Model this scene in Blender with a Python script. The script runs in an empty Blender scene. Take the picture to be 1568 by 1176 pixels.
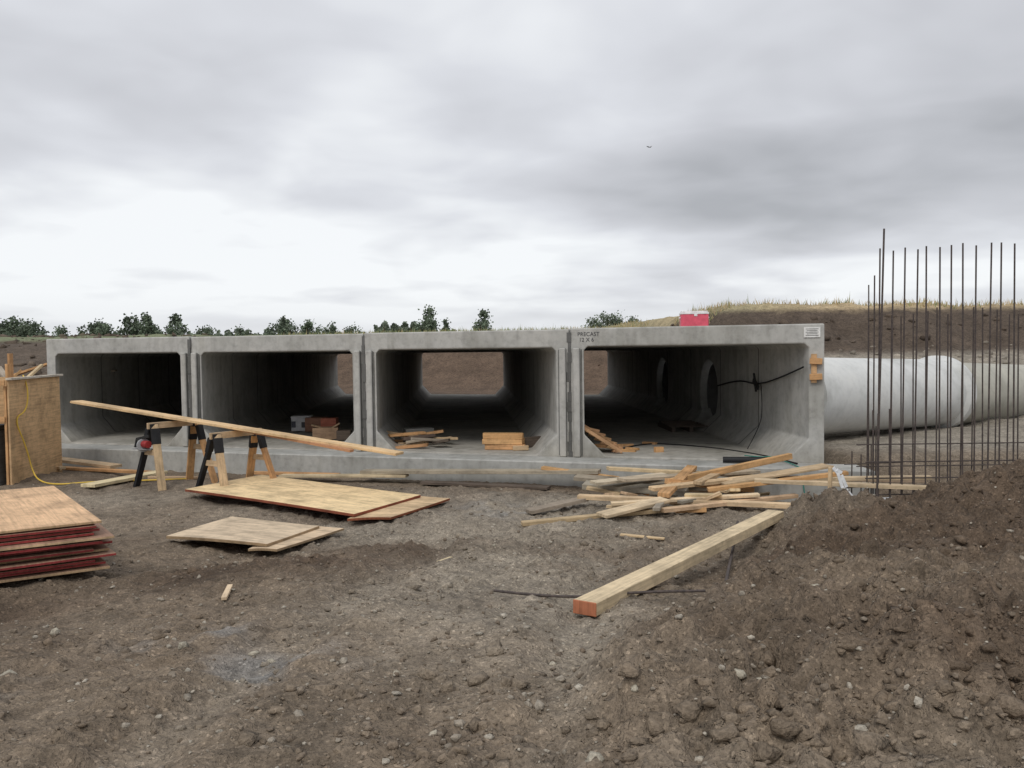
import bpy, bmesh, math, random, numpy as np
from mathutils import Matrix, Vector
random.seed(4); rng=np.random.RandomState(7)
S=bpy.context.scene
# ---------------------------------------------------------------- noise / terrain
_T=rng.rand(256,256)
def vn(x,y):
    xi=np.floor(x).astype(int); yi=np.floor(y).astype(int)
    fx=x-xi; fy=y-yi; fx=fx*fx*(3-2*fx); fy=fy*fy*(3-2*fy)
    a=_T[xi%256,yi%256]; b=_T[(xi+1)%256,yi%256]; c=_T[xi%256,(yi+1)%256]; d=_T[(xi+1)%256,(yi+1)%256]
    return (a*(1-fx)+b*fx)*(1-fy)+(c*(1-fx)+d*fx)*fy-.5
def fbm(x,y,s,o=3):
    r=0;a=1
    for i in range(o):
        r=r+a*vn(x*s+17.3*i,y*s+9.1*i); s*=2.1; a*=.5
    return r
def sm(a,b,x):
    t=np.clip((x-a)/(b-a),0,1); return t*t*(3-2*t)
def ga(x,y,cx,cy,sx,sy): return np.exp(-((x-cx)/sx)**2-((y-cy)/sy)**2)
def YF(x): return 14.4+(5.19-x)*.3205
def XR(y): return 5.19-.058*(y-14.4)
def XL(y): return -10.45-.058*(y-19.4)
def bank(x,y):
    e=x-(1.72+.45*(y-7.3))+.6*fbm(x,y,.9,2)
    return sm(0,.65,e)*sm(2.6,4.5,y)*(1-sm(9.8,10.8,y))
def ruts(x,y):
    r=0
    for o,k in((-1.75,.20),(-.05,.20)):
        e=x-(o+k*(y-3)+.15*np.sin(y*.6)); r=r-np.exp(-(e/.17)**2)+.55*np.exp(-((np.abs(e)-.33)/.10)**2)
    return r*sm(2.4,3.2,y)*(1-sm(8,10.5,y))*np.clip(.7+1.2*fbm(x+5,y,.5,2),.1,1)
def Hb(x,y):
    x=np.asarray(x,float); y=np.asarray(y,float)
    yf=YF(x); xr=XR(y); xl=XL(y); s=yf-y
    z=0.40-0.60*sm(3,11,y)
    z=z-(.17+.12*sm(0,4,x))*sm(3.2,1.3,s)*(y>9)
    z=z+.76*ga(x,y,6.4,8.6,2.3,1.9)+.18*ga(x,y,3.1,9.2,.7,.7)-.16*ga(x,y,4.05,9.9,.6,.9)
    z=z+.19*bank(x,y)+.18*np.exp(-((y-(3.6+.95*(x-1.6)))/.6)**2)*sm(1.2,2.2,x)*(1-sm(6,8,x))
    z=z-.15*ga(x,y,-4.6,6.2,1.3,.8)+.13*ga(x,y,-2.0,7.6,1.2,.45)+.12*ga(x,y,-.9,8.8,1.0,.4)
    back=3.0*sm(yf+24,yf+32,y)
    wx=sm(xr+1,xr+4,x)
    right=.15+1.5*sm(22,28,y)*wx+1.75*sm(28,32.5,y)*wx
    left=2.9*sm(14,33,y)-.2
    wr=sm(0,.6,x-xr)*sm(14.0,14.8,y)
    z=z*(1-wr)+right*wr
    wl=sm(.1,1.4,xl-x)*sm(13.5,16,y)
    z=z*(1-wl)+left*wl
    z=np.where(y>yf+19,np.maximum(z,back),z)
    tr=sm(4.3,5.0,x)*sm(10.1,10.9,y)*(1-sm(13.2,14.4,y))
    z=z*(1-tr)+(-1.2)*tr
    return z
def inC(x,y):
    return (y>YF(x)-.5)&(x<XR(y)-.1)&(x>XL(y)+.1)&(y<YF(x)+20)
def Hn(x,y):
    x=np.asarray(x,float); y=np.asarray(y,float)
    z=Hb(x,y); s=YF(x)-y
    clump=np.clip(.5+ga(x,y,5,7,3.0,4)*1.3+ga(x,y,1.8,3.9,1.4,1.2)*.6+1.3*bank(x,y)+1.0*fbm(x,y,.4,2),.15,2.4)
    calm=.4+.6*sm(.8,3.0,s)
    b1=np.abs(vn(x*3.6+3,y*3.6))*2; b2=np.abs(vn(x*8.5+30,y*8.5))*2; b3=np.abs(vn(x*19,y*19+7))*2
    n=.09*calm*fbm(x,y,.7,3)+clump*calm*(.065*fbm(x+50,y,2.6,3)+.055*b1*b1+.047*b2*b2+.023*b3)+.012*fbm(x,y,17,2)-.035
    n=n+.012*b3+.014*b2*b2+.055*ruts(x,y)
    far=sm(15,24,y)
    n=n+far*(.30*fbm(x,y,.5,3)*np.clip(1-(y-32)/12,0.12,1)+.12*fbm(x,y,2,2)*np.clip(1-(y-32)/6,0,1))*np.where(x<-8,.4,1)
    n=n+sm(60,200,y)*.8*fbm(x,y,.02,2)
    z=z+n
    return np.where(inC(x,y),-.62,z)
def H(x,y): return float(Hn(x,y))
# ---------------------------------------------------------------- materials
def newmat(name,rough=.85):
    m=bpy.data.materials.new(name); m.use_nodes=True
    nt=m.node_tree; b=nt.nodes['Principled BSDF']; b.inputs['Roughness'].default_value=rough
    b.inputs['Specular IOR Level'].default_value=.25
    return m,nt,b
def N(nt,t,**k):
    n=nt.nodes.new(t)
    for a,v in k.items(): setattr(n,a,v)
    return n
def noise(nt,vec,scale,detail=4,rough=.6,dist=0):
    n=N(nt,'ShaderNodeTexNoise'); n.inputs['Scale'].default_value=scale; n.inputs['Detail'].default_value=detail
    n.inputs['Roughness'].default_value=rough; n.inputs['Distortion'].default_value=dist
    nt.links.new(vec,n.inputs['Vector']); return n.outputs['Fac']
def ramp(nt,fac,stops):
    r=N(nt,'ShaderNodeValToRGB'); e=r.color_ramp.elements
    while len(e)<len(stops): e.new(.5)
    for i,(p,c) in enumerate(stops):
        e[i].position=p; e[i].color=(*c,1) if not isinstance(c,float) else (c,c,c,1)
    nt.links.new(fac,r.inputs['Fac']); return r.outputs['Color']
def mix(nt,a,b,fac,mode='MIX'):
    m=N(nt,'ShaderNodeMix',data_type='RGBA',blend_type=mode)
    for s,v in ((m.inputs[6],a),(m.inputs[7],b),(m.inputs[0],fac)):
        if hasattr(v,'links'): nt.links.new(v,s)
        else: s.default_value=v if isinstance(v,float) or isinstance(v,int) else (*v,1)
    return m.outputs[2]
def bump(nt,b,h,strength,dist,prev=None):
    n=N(nt,'ShaderNodeBump'); n.inputs['Strength'].default_value=strength; n.inputs['Distance'].default_value=dist
    nt.links.new(h,n.inputs['Height'])
    if prev: nt.links.new(prev,n.inputs['Normal'])
    nt.links.new(n.outputs[0],b.inputs['Normal']); return n.outputs[0]
def pos(nt): return N(nt,'ShaderNodeNewGeometry').outputs['Position']
def col(nt):
    a=N(nt,'ShaderNodeAttribute'); a.attribute_name='Col'; return a.outputs['Color']
# ground
mG,nt,b=newmat('earth_gravel',.95)
p=pos(nt); c=col(nt)
n1=noise(nt,p,1.3,3,.65); n2=noise(nt,p,9,4,.7); n3=noise(nt,p,55,2,.6)
c=mix(nt,c,ramp(nt,n1,[(.3,.72),(.7,1.2)]),1.0,'MULTIPLY')
c=mix(nt,c,ramp(nt,n2,[(.3,.58),(.5,1.0),(.75,1.3)]),1.0,'MULTIPLY')
v2=N(nt,'ShaderNodeTexVoronoi'); v2.inputs['Scale'].default_value=75; nt.links.new(p,v2.inputs['Vector'])
bw2=N(nt,'ShaderNodeSeparateColor'); nt.links.new(v2.outputs['Color'],bw2.inputs[0])
c=mix(nt,c,ramp(nt,bw2.outputs[0],[(.0,.76),(.6,1.0),(.93,1.15),(1,1.7)]),1.0,'MULTIPLY')
nt.links.new(c,b.inputs['Base Color'])
x=bump(nt,b,n2,.9,.05); x=bump(nt,b,n3,.9,.018,x)
mStone,nt,b=newmat('stone',.95)
n3=noise(nt,pos(nt),45,2,.6)
c=mix(nt,col(nt),ramp(nt,n3,[(.3,.7),(.7,1.25)]),1.0,'MULTIPLY')
nt.links.new(c,b.inputs['Base Color']); bump(nt,b,n3,.9,.02)
# wood using uv + Col
mW,nt,b=newmat('lumber',.75)
uv=N(nt,'ShaderNodeUVMap').outputs[0]
mp=N(nt,'ShaderNodeMapping'); mp.inputs['Scale'].default_value=(1.2,22,1); nt.links.new(uv,mp.inputs[0])
g=noise(nt,mp.outputs[0],1.6,4,.6,.6)
c=mix(nt,col(nt),ramp(nt,g,[(.3,.70),(.5,.98),(.7,1.15)]),1.0,'MULTIPLY')
st=noise(nt,pos(nt),2.3,4,.65)
c=mix(nt,c,ramp(nt,st,[(.35,.64),(.55,1.0),(.8,1.08)]),.85,'MULTIPLY')
c=mix(nt,c,ramp(nt,noise(nt,pos(nt),14,3,.7),[(.3,.68),(.5,1.0)]),.6,'MULTIPLY')
nt.links.new(c,b.inputs['Base Color']); bump(nt,b,g,.3,.004)
mP,nt,b=newmat('painted',.5)
c=mix(nt,col(nt),ramp(nt,noise(nt,pos(nt),12,3,.65),[(.3,.8),(.7,1.1)]),1.0,'MULTIPLY'); nt.links.new(c,b.inputs['Base Color'])
def concrete(name,base,joint=None,streak=.5):
    m,nt,b=newmat(name,.85); p=pos(nt)
    a=noise(nt,p,.9,4,.6); f=noise(nt,p,7,4,.7)
    c=mix(nt,base,ramp(nt,a,[(.32,(.78,.78,.76)),(.5,(1.0,1.0,1.0)),(.7,(1.12,1.11,1.09))]),1.0,'MULTIPLY')
    c=mix(nt,c,ramp(nt,f,[(.3,.80),(.5,1.0),(.8,1.12)]),1.0 if streak else .5,'MULTIPLY')
    if streak:
        mp=N(nt,'ShaderNodeMapping'); mp.inputs['Scale'].default_value=(2,2,.35); nt.links.new(p,mp.inputs[0])
        s=noise(nt,mp.outputs[0],2.0,3,.6)
        c=mix(nt,c,ramp(nt,s,[(.34,(.66,.65,.62)),(.54,(1.0,1.0,1.0))]),streak,'MULTIPLY')
    if joint:
        sx=N(nt,'ShaderNodeSeparateXYZ'); nt.links.new(p,sx.inputs[0])
        c=mix(nt,c,ramp(nt,sx.outputs[2],[(.0,(.84,.80,.74)),(.4,(1.0,1.0,1.0))]),.7,'MULTIPLY')
        m1=N(nt,'ShaderNodeMath',operation='MULTIPLY_ADD'); nt.links.new(sx.outputs[0],m1.inputs[0]); m1.inputs[1].default_value=.3205; nt.links.new(sx.outputs[1],m1.inputs[2])
        m2=N(nt,'ShaderNodeMath',operation='SUBTRACT'); nt.links.new(m1.outputs[0],m2.inputs[0]); m2.inputs[1].default_value=16.063
        m3=N(nt,'ShaderNodeMath',operation='DIVIDE'); nt.links.new(m2.outputs[0],m3.inputs[0]); m3.inputs[1].default_value=joint
        m4=N(nt,'ShaderNodeMath',operation='FRACT'); nt.links.new(m3.outputs[0],m4.inputs[0])
        r=ramp(nt,m4.outputs[0],[(.975,1.0),(.985,.4)])
        c=mix(nt,c,r,1.0,'MULTIPLY')
    nt.links.new(c,b.inputs['Base Color']); bump(nt,b,f,.3 if streak else .12,.014)
    return m
mC=concrete('precast_concrete',(.45,.447,.425),2.45,.5)
mC2=concrete('apron_concrete',(.40,.40,.38))
mPipe=concrete('pipe_concrete',(.62,.63,.62),None,0); mPipe2=concrete('pipe_concrete_tan',(.42,.41,.36),None,0)
mStub=concrete('shaded_stub_concrete',(.16,.16,.155))  # concrete darkened to put the shade inside the openings into its colour
mFoot=concrete('footing_concrete',(.55,.56,.57))
mDark=concrete('joint_mortar',(.15,.15,.145))
mSteel,nt,b=newmat('rusty_rebar',.7)
c=ramp(nt,noise(nt,pos(nt),30,2),[(.3,(.06,.052,.05)),(.7,(.12,.095,.085))]); nt.links.new(c,b.inputs['Base Color']); b.inputs['Metallic'].default_value=.2
# ---------------------------------------------------------------- mesh builder
class MB:
    def __init__(s): s.v=[];s.f=[];s.c=[];s.uv=[];s.m=[]
    def face(s,idx,col,uv,m=0): s.f.append(idx);s.c.append(col);s.uv.append(uv);s.m.append(m)
    def box(s,M,d,col,ecol=None,m=0,em=None):
        k=len(s.v); o=random.random()*50
        for z in(-.5,.5):
            for y in(-.5,.5):
                for x in(-.5,.5): s.v.append(M@Vector((x*d[0],y*d[1],z*d[2])))
        ec=ecol or col; em=m if em is None else em
        L,W,T=d
        q=lambda a,bb:[(o,o),(o+a,o),(o+a,o+bb),(o,o+bb)]
        s.face([k,k+2,k+3,k+1],col,[(o,o),(o,o+W),(o+L,o+W),(o+L,o)],m); s.face([k+4,k+5,k+7,k+6],col,q(L,W),m)
        s.face([k,k+1,k+5,k+4],ec,q(L,T),em); s.face([k+2,k+6,k+7,k+3],ec,[(o,o),(o,o+T),(o+L,o+T),(o+L,o)],em)
        s.face([k,k+4,k+6,k+2],ec,q(T,W),em); s.face([k+1,k+3,k+7,k+5],ec,q(W,T),em)
    def board(s,p0,p1,w,t,col,ecol=None,roll=0,m=0,em=None):
        p0=Vector(p0);p1=Vector(p1); x=(p1-p0); L=x.length; x.normalize()
        y=Vector((0,0,1)).cross(x)
        if y.length<1e-3: y=Vector((0,1,0))
        y.normalize(); z=x.cross(y)
        R=Matrix((x,y,z)).transposed().to_4x4()
        s.box(Matrix.Translation((p0+p1)/2)@R@Matrix.Rotation(roll,4,'X'),(L,w,t),col,ecol,m,em)
    def cyl(s,p0,p1,r,col,n=8,m=0,r1=None):
        p0=Vector(p0);p1=Vector(p1);r1=r if r1 is None else r1
        x=(p1-p0).normalized(); y=x.orthogonal().normalized(); z=x.cross(y); k=len(s.v)
        for p,rr in((p0,r),(p1,r1)):
            for i in range(n):
                a=2*math.pi*i/n; s.v.append(p+(y*math.cos(a)+z*math.sin(a))*rr)
        for i in range(n):
            j=(i+1)%n; s.face([k+i,k+j,k+n+j,k+n+i],col,[(0,0)]*4,m)
        s.face([k+i for i in range(n)][::-1],col,[(0,0)]*n,m); s.face([k+n+i for i in range(n)],col,[(0,0)]*n,m)
    def obj(s,name,mats,bevel=0,parent=None,smooth=False):
        me=bpy.data.meshes.new(name); me.from_pydata([tuple(v) for v in s.v],[],s.f)
        for m in mats: me.materials.append(m)
        ca=me.color_attributes.new('Col','FLOAT_COLOR','CORNER'); ul=me.uv_layers.new(name='UVMap')
        cc=[];uu=[]
        for f,c,u in zip(s.f,s.c,s.uv):
            for i in range(len(f)): cc+=[c[0],c[1],c[2],1]; uu+=u[i]
        ca.data.foreach_set('color',cc); ul.data.foreach_set('uv',uu)
        me.polygons.foreach_set('material_index',s.m)
        if smooth: me.polygons.foreach_set('use_smooth',[True]*len(s.f))
        me.update()
        o=bpy.data.objects.new(name,me); S.collection.objects.link(o)
        if bevel:
            bm=o.modifiers.new('bevel','BEVEL'); bm.width=bevel; bm.segments=1; bm.limit_method='ANGLE'
        if parent: o.parent=parent
        return o
def bigmesh(name,V,F,C,mat,smooth=False):
    me=bpy.data.meshes.new(name); n=F.shape[1]
    me.vertices.add(len(V)); me.vertices.foreach_set('co',V.astype(np.float32).ravel())
    me.loops.add(F.size); me.loops.foreach_set('vertex_index',F.astype(np.int32).ravel())
    me.polygons.add(len(F)); me.polygons.foreach_set('loop_start',np.arange(0,F.size,n,dtype=np.int32))
    me.update(calc_edges=True)
    ca=me.color_attributes.new('Col','FLOAT_COLOR','POINT')
    ca.data.foreach_set('color',np.hstack([C,np.ones((len(C),1))]).astype(np.float32).ravel())
    me.materials.append(mat)
    if smooth: me.polygons.foreach_set('use_smooth',np.ones(len(me.polygons),bool))
    o=bpy.data.objects.new(name,me); S.collection.objects.link(o); return o
# ---------------------------------------------------------------- ground
def axis(segs):
    out=[segs[0][0]]
    for a,bb,st in segs: 
        n=max(1,int(round((bb-a)/st))); out+=list(np.linspace(a,bb,n+1)[1:])
    return np.array(out)
xs=axis([(-900,-300,100),(-300,-100,20),(-100,-40,3),(-40,-14,.6),(-14,-7.5,.12),(-7.5,-3,.05),(-3,5.2,.03),(5.2,8,.05),(8,14,.15),(14,40,.5),(40,100,3),(100,300,20),(300,900,100)])
ys=axis([(-30,-2,2),(-2,2,.25),(2,2.8,.06),(2.8,8,.03),(8,11.5,.045),(11.5,19,.08),(19,36,.25),(36,60,.5),(60,120,4),(120,300,20),(300,1200,100)])
X,Y=np.meshgrid(xs,ys); Z=Hn(X,Y)
nx,ny=len(xs),len(ys)
idx=np.arange(nx*ny).reshape(ny,nx)
F=np.stack([idx[:-1,:-1],idx[:-1,1:],idx[1:,1:],idx[1:,:-1]],-1).reshape(-1,4)
def lerpc(C,c,w): return C*(1-w[...,None])+np.array(c)*w[...,None]
def gcol(X,Y,Z):
    C=np.ones(X.shape+(3,))*np.array([.205,.160,.116])
    nn=fbm(X,Y,.5,3)
    grav=np.clip(ga(X,Y,1.2,11.5,3.2,2.4)+ga(X,Y,-1,12,3.5,1.8)+.9*ga(X,Y,.0,6.2,1.2,2.8)+.5*ga(X,Y,-6,13,3,3)+.9*nn-.4*np.clip(ruts(X,Y),-1,0)-.1,0,1)
    C=lerpc(C,(.315,.275,.22),grav*.8)
    C=lerpc(C,(.120,.086,.060),np.clip(ga(X,Y,5.8,7,2.4,4.5)*.9+bank(X,Y)*.6+ga(X,Y,-2,7.7,1.6,.5)*.8+ga(X,Y,-3.6,6.5,1.5,1)*.6+ga(X,Y,-.9,8.8,1.1,.5)*.7+1.2*fbm(X+9,Y,.8,3)-.08,0,.95))
    blue=np.clip(ga(X,Y,-1.95,5.2,.35,.25)+ga(X,Y,-1.3,4.6,.4,.3)+.8*ga(X,Y,-.1,11.9,.7,.5)+.5*ga(X,Y,-2.6,4.2,.4,.2),0,1)*np.clip(.4+2.2*fbm(X,Y,4,3),0,1)
    C=lerpc(C,(.25,.26,.265),blue*.65)
    C=lerpc(C,(.31,.275,.225),sm(14,16,Y)*sm(0,1,X-XR(Y)))
    C=lerpc(C,(.105,.08,.061),sm(1.55,1.8,Z)*sm(20,25,Y))
    C=lerpc(C,(.125,.097,.074),sm(13,16,Y)*sm(0,1,XL(Y)-X)*.85)
    C=lerpc(C,(.14,.098,.07),sm(36,40,Y)*(1-sm(2.4,2.6,Z))*sm(4,2,np.abs(X+3)*.2))
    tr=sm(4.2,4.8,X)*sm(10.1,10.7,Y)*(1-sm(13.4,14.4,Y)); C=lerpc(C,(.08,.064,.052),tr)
    th=.55*sm(5,8,X)*(1-sm(36,40,Y))-.25*sm(2,-2,X)
    w=sm(2.6+th,2.8+th,Z)*sm(24,27,Y)
    g=lerpc(np.ones(X.shape+(3,))*np.array([.20,.225,.13]),(.50,.39,.24),np.clip(sm(2,12,X)+.6*fbm(X,Y,.1,2),0,1))
    C=C*(1-w[...,None])+g*w[...,None]
    return C
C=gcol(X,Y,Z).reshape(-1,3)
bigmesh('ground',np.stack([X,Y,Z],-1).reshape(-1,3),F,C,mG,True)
# stones
ph=(1+5**.5)/2
iv=np.array([(-1,ph,0),(1,ph,0),(-1,-ph,0),(1,-ph,0),(0,-1,ph),(0,1,ph),(0,-1,-ph),(0,1,-ph),(ph,0,-1),(ph,0,1),(-ph,0,-1),(-ph,0,1)])/1.9
it=np.array([(0,11,5),(0,5,1),(0,1,7),(0,7,10),(0,10,11),(1,5,9),(5,11,4),(11,10,2),(10,7,6),(7,1,8),(3,9,4),(3,4,2),(3,2,6),(3,6,8),(3,8,9),(4,9,5),(2,4,11),(6,2,10),(8,6,7),(9,8,1)])
def rocks(name,xy,size,cols,flat=.7,jit=.28,sink=.15):
    n=len(xy); z=Hn(xy[:,0],xy[:,1])
    sc=size[:,None]*rng.uniform(.6,1.35,(n,3))*np.array([1,1,flat])
    V=(iv[None]*(1+rng.uniform(-jit,jit,(n,12,1)))+rng.uniform(-jit,jit,(n,12,3))*.8)*sc[:,None,:]
    a=rng.uniform(0,6.28,n); ca,sa=np.cos(a)[:,None],np.sin(a)[:,None]
    x=V[...,0]*ca-V[...,1]*sa; y=V[...,0]*sa+V[...,1]*ca
    V=np.stack([x+xy[:,0:1],y+xy[:,1:2],V[...,2]+(z+size*sink)[:,None]],-1).reshape(-1,3)
    F=(it[None]+12*np.arange(n)[:,None,None]).reshape(-1,3)
    return bigmesh(name,V,F,np.repeat(cols,12,0),mStone)
def ok(xy):
    x,y=xy[:,0],xy[:,1]; return ~((y>YF(x)-.8)&(x<XR(y)+.6)&(x>XL(y)-.2))
n=12000
yy=2.6+12.5*rng.rand(n)**1.25; xy=np.stack([yy*rng.uniform(-.72,.72,n),yy],1); xy=xy[ok(xy)]; n=len(xy)
gm=np.clip(.3+ga(xy[:,0],xy[:,1],0,9,4,5)+.9*fbm(xy[:,0],xy[:,1],.9,2),.1,1); keep=rng.rand(n)<gm; xy=xy[keep]; n=len(xy)
t=rng.rand(n,1)**2.4; cols=np.array([.20,.158,.118])*(1-t)+np.array([.46,.42,.35])*t
cols*=rng.uniform(.75,1.1,(n,1))
rocks('gravel',xy,.006+.020*rng.rand(n)**4,cols)
n=22000
yy=2.7+8*rng.rand(n); xx=yy*rng.uniform(-.65,.72,n); xy=np.stack([xx,yy],1)
keep=rng.rand(n)<np.clip(ga(xx,yy,4.2,6,2.6,4)*.9+bank(xx,yy)*.5+ga(xx,yy,1.2,3.6,1.5,1.2)*.5+.2+.3*np.clip(ruts(xx,yy),0,1),0,1)*np.clip(.45+2.6*fbm(xx,yy,1.3,2),0.02,1); xy=xy[keep]; n=len(xy)
cols=gcol(xy[:,0],xy[:,1],Hn(xy[:,0],xy[:,1]))*rng.uniform(.8,1.15,(n,1))
rocks('dirt_clods',xy,.007+.05*rng.rand(n)**6,cols,.65,.42,-.1)
n=2800
yy=rng.uniform(20,42,n); xx=rng.uniform(-22,24,n); xy=np.stack([xx,yy],1); k=ok(xy)&((xx>XR(yy)+.5)|(xx<XL(yy)-.5)|(yy>YF(xx)+21))&(Hn(xx,yy)<3.0); xy=xy[k]; n=len(xy)
cols=gcol(xy[:,0],xy[:,1],Hn(xy[:,0],xy[:,1])-.3)*rng.uniform(.6,1.3,(n,1))
rocks('soil_lumps',xy,.03+.15*rng.rand(n)**3,cols,.7,.4,0)
xy=np.array([(1.02,3.9),(1.18,3.98),(1.09,3.82),(-1.35,4.75),(-1.5,4.9),(.3,3.25),(-1.9,4.9),(-.35,3.6),(.2,4.6),(-2.6,4.4),(-.6,4.3),(1.9,5.4),(-.2,8.6),(-1.1,6.4),(.5,3.6),(-2.9,5.4),(.95,4.5)])
rocks('stones',xy,np.array([.04,.045,.035,.035,.03,.035,.03,.03,.025,.04,.03,.03,.04,.03,.025,.03,.025]),np.array([.44,.40,.32])*rng.uniform(.75,1.1,(len(xy),1)),.75,.2)
# ---------------------------------------------------------------- culvert
ef=Vector((-15.6,5,0)).normalized(); ed=Vector((-.058,1,0))
P0=Vector((5.19,14.4,0)); ST=[0,4.357,8.496,12.545,16.386]
culv=bpy.data.objects.new('concrete_box_culvert',None); S.collection.objects.link(culv)
def unit(i):
    W=ST[i+1]-ST[i]-.03; zb,zt=-.3,2.33; w=.245; fl,ce=.03,2.0; hb,ht=.38,.07
    inn=[(w+hb,fl),(W-w-hb,fl),(W-w,fl+hb),(W-w,ce-ht),(W-w-ht,ce),(w+ht,ce),(w,ce-ht),(w,fl+hb)]
    out=[(w+hb,zb),(W-w-hb,zb),(W,fl+hb),(W,ce-ht),(W-w-ht,zt),(w+ht,zt),(0,ce-ht),(0,fl+hb)]
    cor={1:(W,zb),3:(W,zt),5:(0,zt),7:(0,zb)}
    fw=[0,.0,.03,.012][i]
    o=P0+ef*ST[i]+Vector((0,fw,0))
    dz=[.012,.0,-.01,.0][i]
    mb=MB(); vid={}
    def vv(p,back):
        key=(p,back)
        if key not in vid:
            q=o+ef*p[0]+(ed*20 if back else Vector()); vid[key]=len(mb.v); mb.v.append(Vector((q.x,q.y,p[1]+dz-((.16 if p[1]>1 else -.06) if back else 0))))
        return vid[key]
    cc=(1,1,1)
    def fa(l): mb.face(l,cc,[(0,0)]*len(l))
    for bk in(False,True):
        for a in range(8):
            c=(a+1)%8
            l=[vv(inn[a],bk),vv(inn[c],bk),vv(out[c],bk)]+([vv(cor[a],bk)] if a in cor else [])+[vv(out[a],bk)]
            fa(l if bk else l[::-1])
    for a in range(8):
        c=(a+1)%8; fa([vv(inn[a],0),vv(inn[c],0),vv(inn[c],1),vv(inn[a],1)])
    op=[]
    for a in range(8):
        op.append(out[a]); 
        if a in cor: op.append(cor[a])
    for a in range(len(op)):
        c=(a+1)%len(op); fa([vv(op[a],0),vv(op[a],1),vv(op[c],1),vv(op[c],0)])
    ob=mb.obj('culvert_cell_%d'%(i+1),[mC])
    bm=bmesh.new(); bm.from_mesh(ob.data); bmesh.ops.recalc_face_normals(bm,faces=bm.faces); bm.to_mesh(ob.data); bm.free()
    return ob
cells=[unit(i) for i in range(4)]
for (cy,r) in((20.4,.74),(25.1,.74)):
    bpy.ops.mesh.primitive_cylinder_add(vertices=40,radius=r,depth=1.2,location=(XR(cy)-.1,cy,.93),rotation=(0,math.pi/2,0))
    cut=bpy.context.object
    md=cells[0].modifiers.new('b','BOOLEAN'); md.object=cut; md.operation='DIFFERENCE'; md.solver='EXACT'
    dg=bpy.context.evaluated_depsgraph_get(); nm=bpy.data.meshes.new_from_object(cells[0].evaluated_get(dg))
    cells[0].modifiers.clear(); cells[0].data=nm; bpy.data.objects.remove(cut)
for c in cells:
    c.parent=culv
    bm=c.modifiers.new('bevel','BEVEL'); bm.width=.022; bm.segments=2; bm.limit_method='ANGLE'
ANG=math.atan2(ef.y,ef.x); nf=Vector((-.305,-.952,0))
mb=MB(); mb2=MB()
for i in(1,2,3):
    a=P0+ef*(ST[i]-.016)
    for k in range(14):
        z0=-.25+k*.18; q=a+ef*random.uniform(-.012,.012)+Vector((0,random.uniform(.0,.02),0))
        mb.box(Matrix.Translation((q.x,q.y+.05,z0+.09))@Matrix.Rotation(ANG,4,'Z'),(random.uniform(.055,.085),.12,.178),(1,1,1))
    for sgn in(-1,1):
        q=a+ef*(.13*sgn)+nf*.03
        mb2.box(Matrix.Translation((q.x,q.y,1.0))@Matrix.Rotation(ANG,4,'Z'),(.12,.11,1.97),(1,1,1))
        q=a+ef*(.212*sgn)
        mb.box(Matrix.Translation((q.x+nf.x*.002,q.y+nf.y*.002,1.0))@Matrix.Rotation(ANG,4,'Z'),(.016,.02,1.92),(1,1,1))
mb.obj('mortar_joints',[mDark],parent=culv)
mb2.obj('joint_piers',[mC],.015,parent=culv)
ap=MB()
def facept(s,fwd,z): 
    q=P0+ef*s; return Vector((q.x,q.y-fwd,z))
a0,a1=-.5,16.7
vs=[facept(a0,.75,-.9),facept(a1,.75,-.9),facept(a1,.004,-.9),facept(a0,.004,-.9)]
ap.v=vs+[v+Vector((0,0,.91)) for v in vs]
for l in([0,3,2,1],[4,5,6,7],[0,1,5,4],[1,2,6,5],[2,3,7,6],[3,0,4,7]): ap.face(l[::-1],(1,1,1),[(0,0)]*4)
ap.obj('concrete_apron',[mC2],.02)
ang=math.atan2(-ef.y,-ef.x)
def on_face(s,z,proud): 
    q=P0+ef*s; return Vector((q.x,q.y,z))+nf*proud
mb=MB()
mb.box(Matrix.Translation(on_face(.2,2.2,.012))@Matrix.Rotation(ang,4,'Z'),(.26,.01,.17),(.8,.8,.78))
for k in range(5): mb.box(Matrix.Translation(on_face(.2,2.255-.027*k,.0185))@Matrix.Rotation(ang,4,'Z'),(.2-.03*(k%2),.003,.009),(.15,.15,.15))
mb.obj('paper_label',[mP])
cu=bpy.data.curves.new('stencil_lettering','FONT'); cu.body="PRECAST\n 12 X 6"; cu.size=.10; cu.extrude=.001
to=bpy.data.objects.new('stencil_lettering',cu); S.collection.objects.link(to); mk,nt,b=newmat('black_ink'); b.inputs['Base Color'].default_value=(.08,.08,.085,1); cu.materials.append(mk)
to.matrix_world=Matrix.Translation(on_face(4.2,2.2,.005))@Matrix.Rotation(ang,4,'Z')@Matrix.Rotation(math.pi/2,4,'X')
mb=MB(); T=Matrix.Rotation(ang,4,'Z')
OR=(.62,.36,.17)
for k,z in enumerate((1.46,1.72)):
    mb.box(Matrix.Translation(on_face(.14,z,.05))@T@Matrix.Rotation(.05*(k*2-1),4,'Y'),(.2,.08,.1),OR)
mb.box(Matrix.Translation(on_face(.17,1.6,.03))@T,(.09,.045,.48),(.6,.38,.2))
mb.obj('wood_cleat',[mW],.004)
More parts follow.
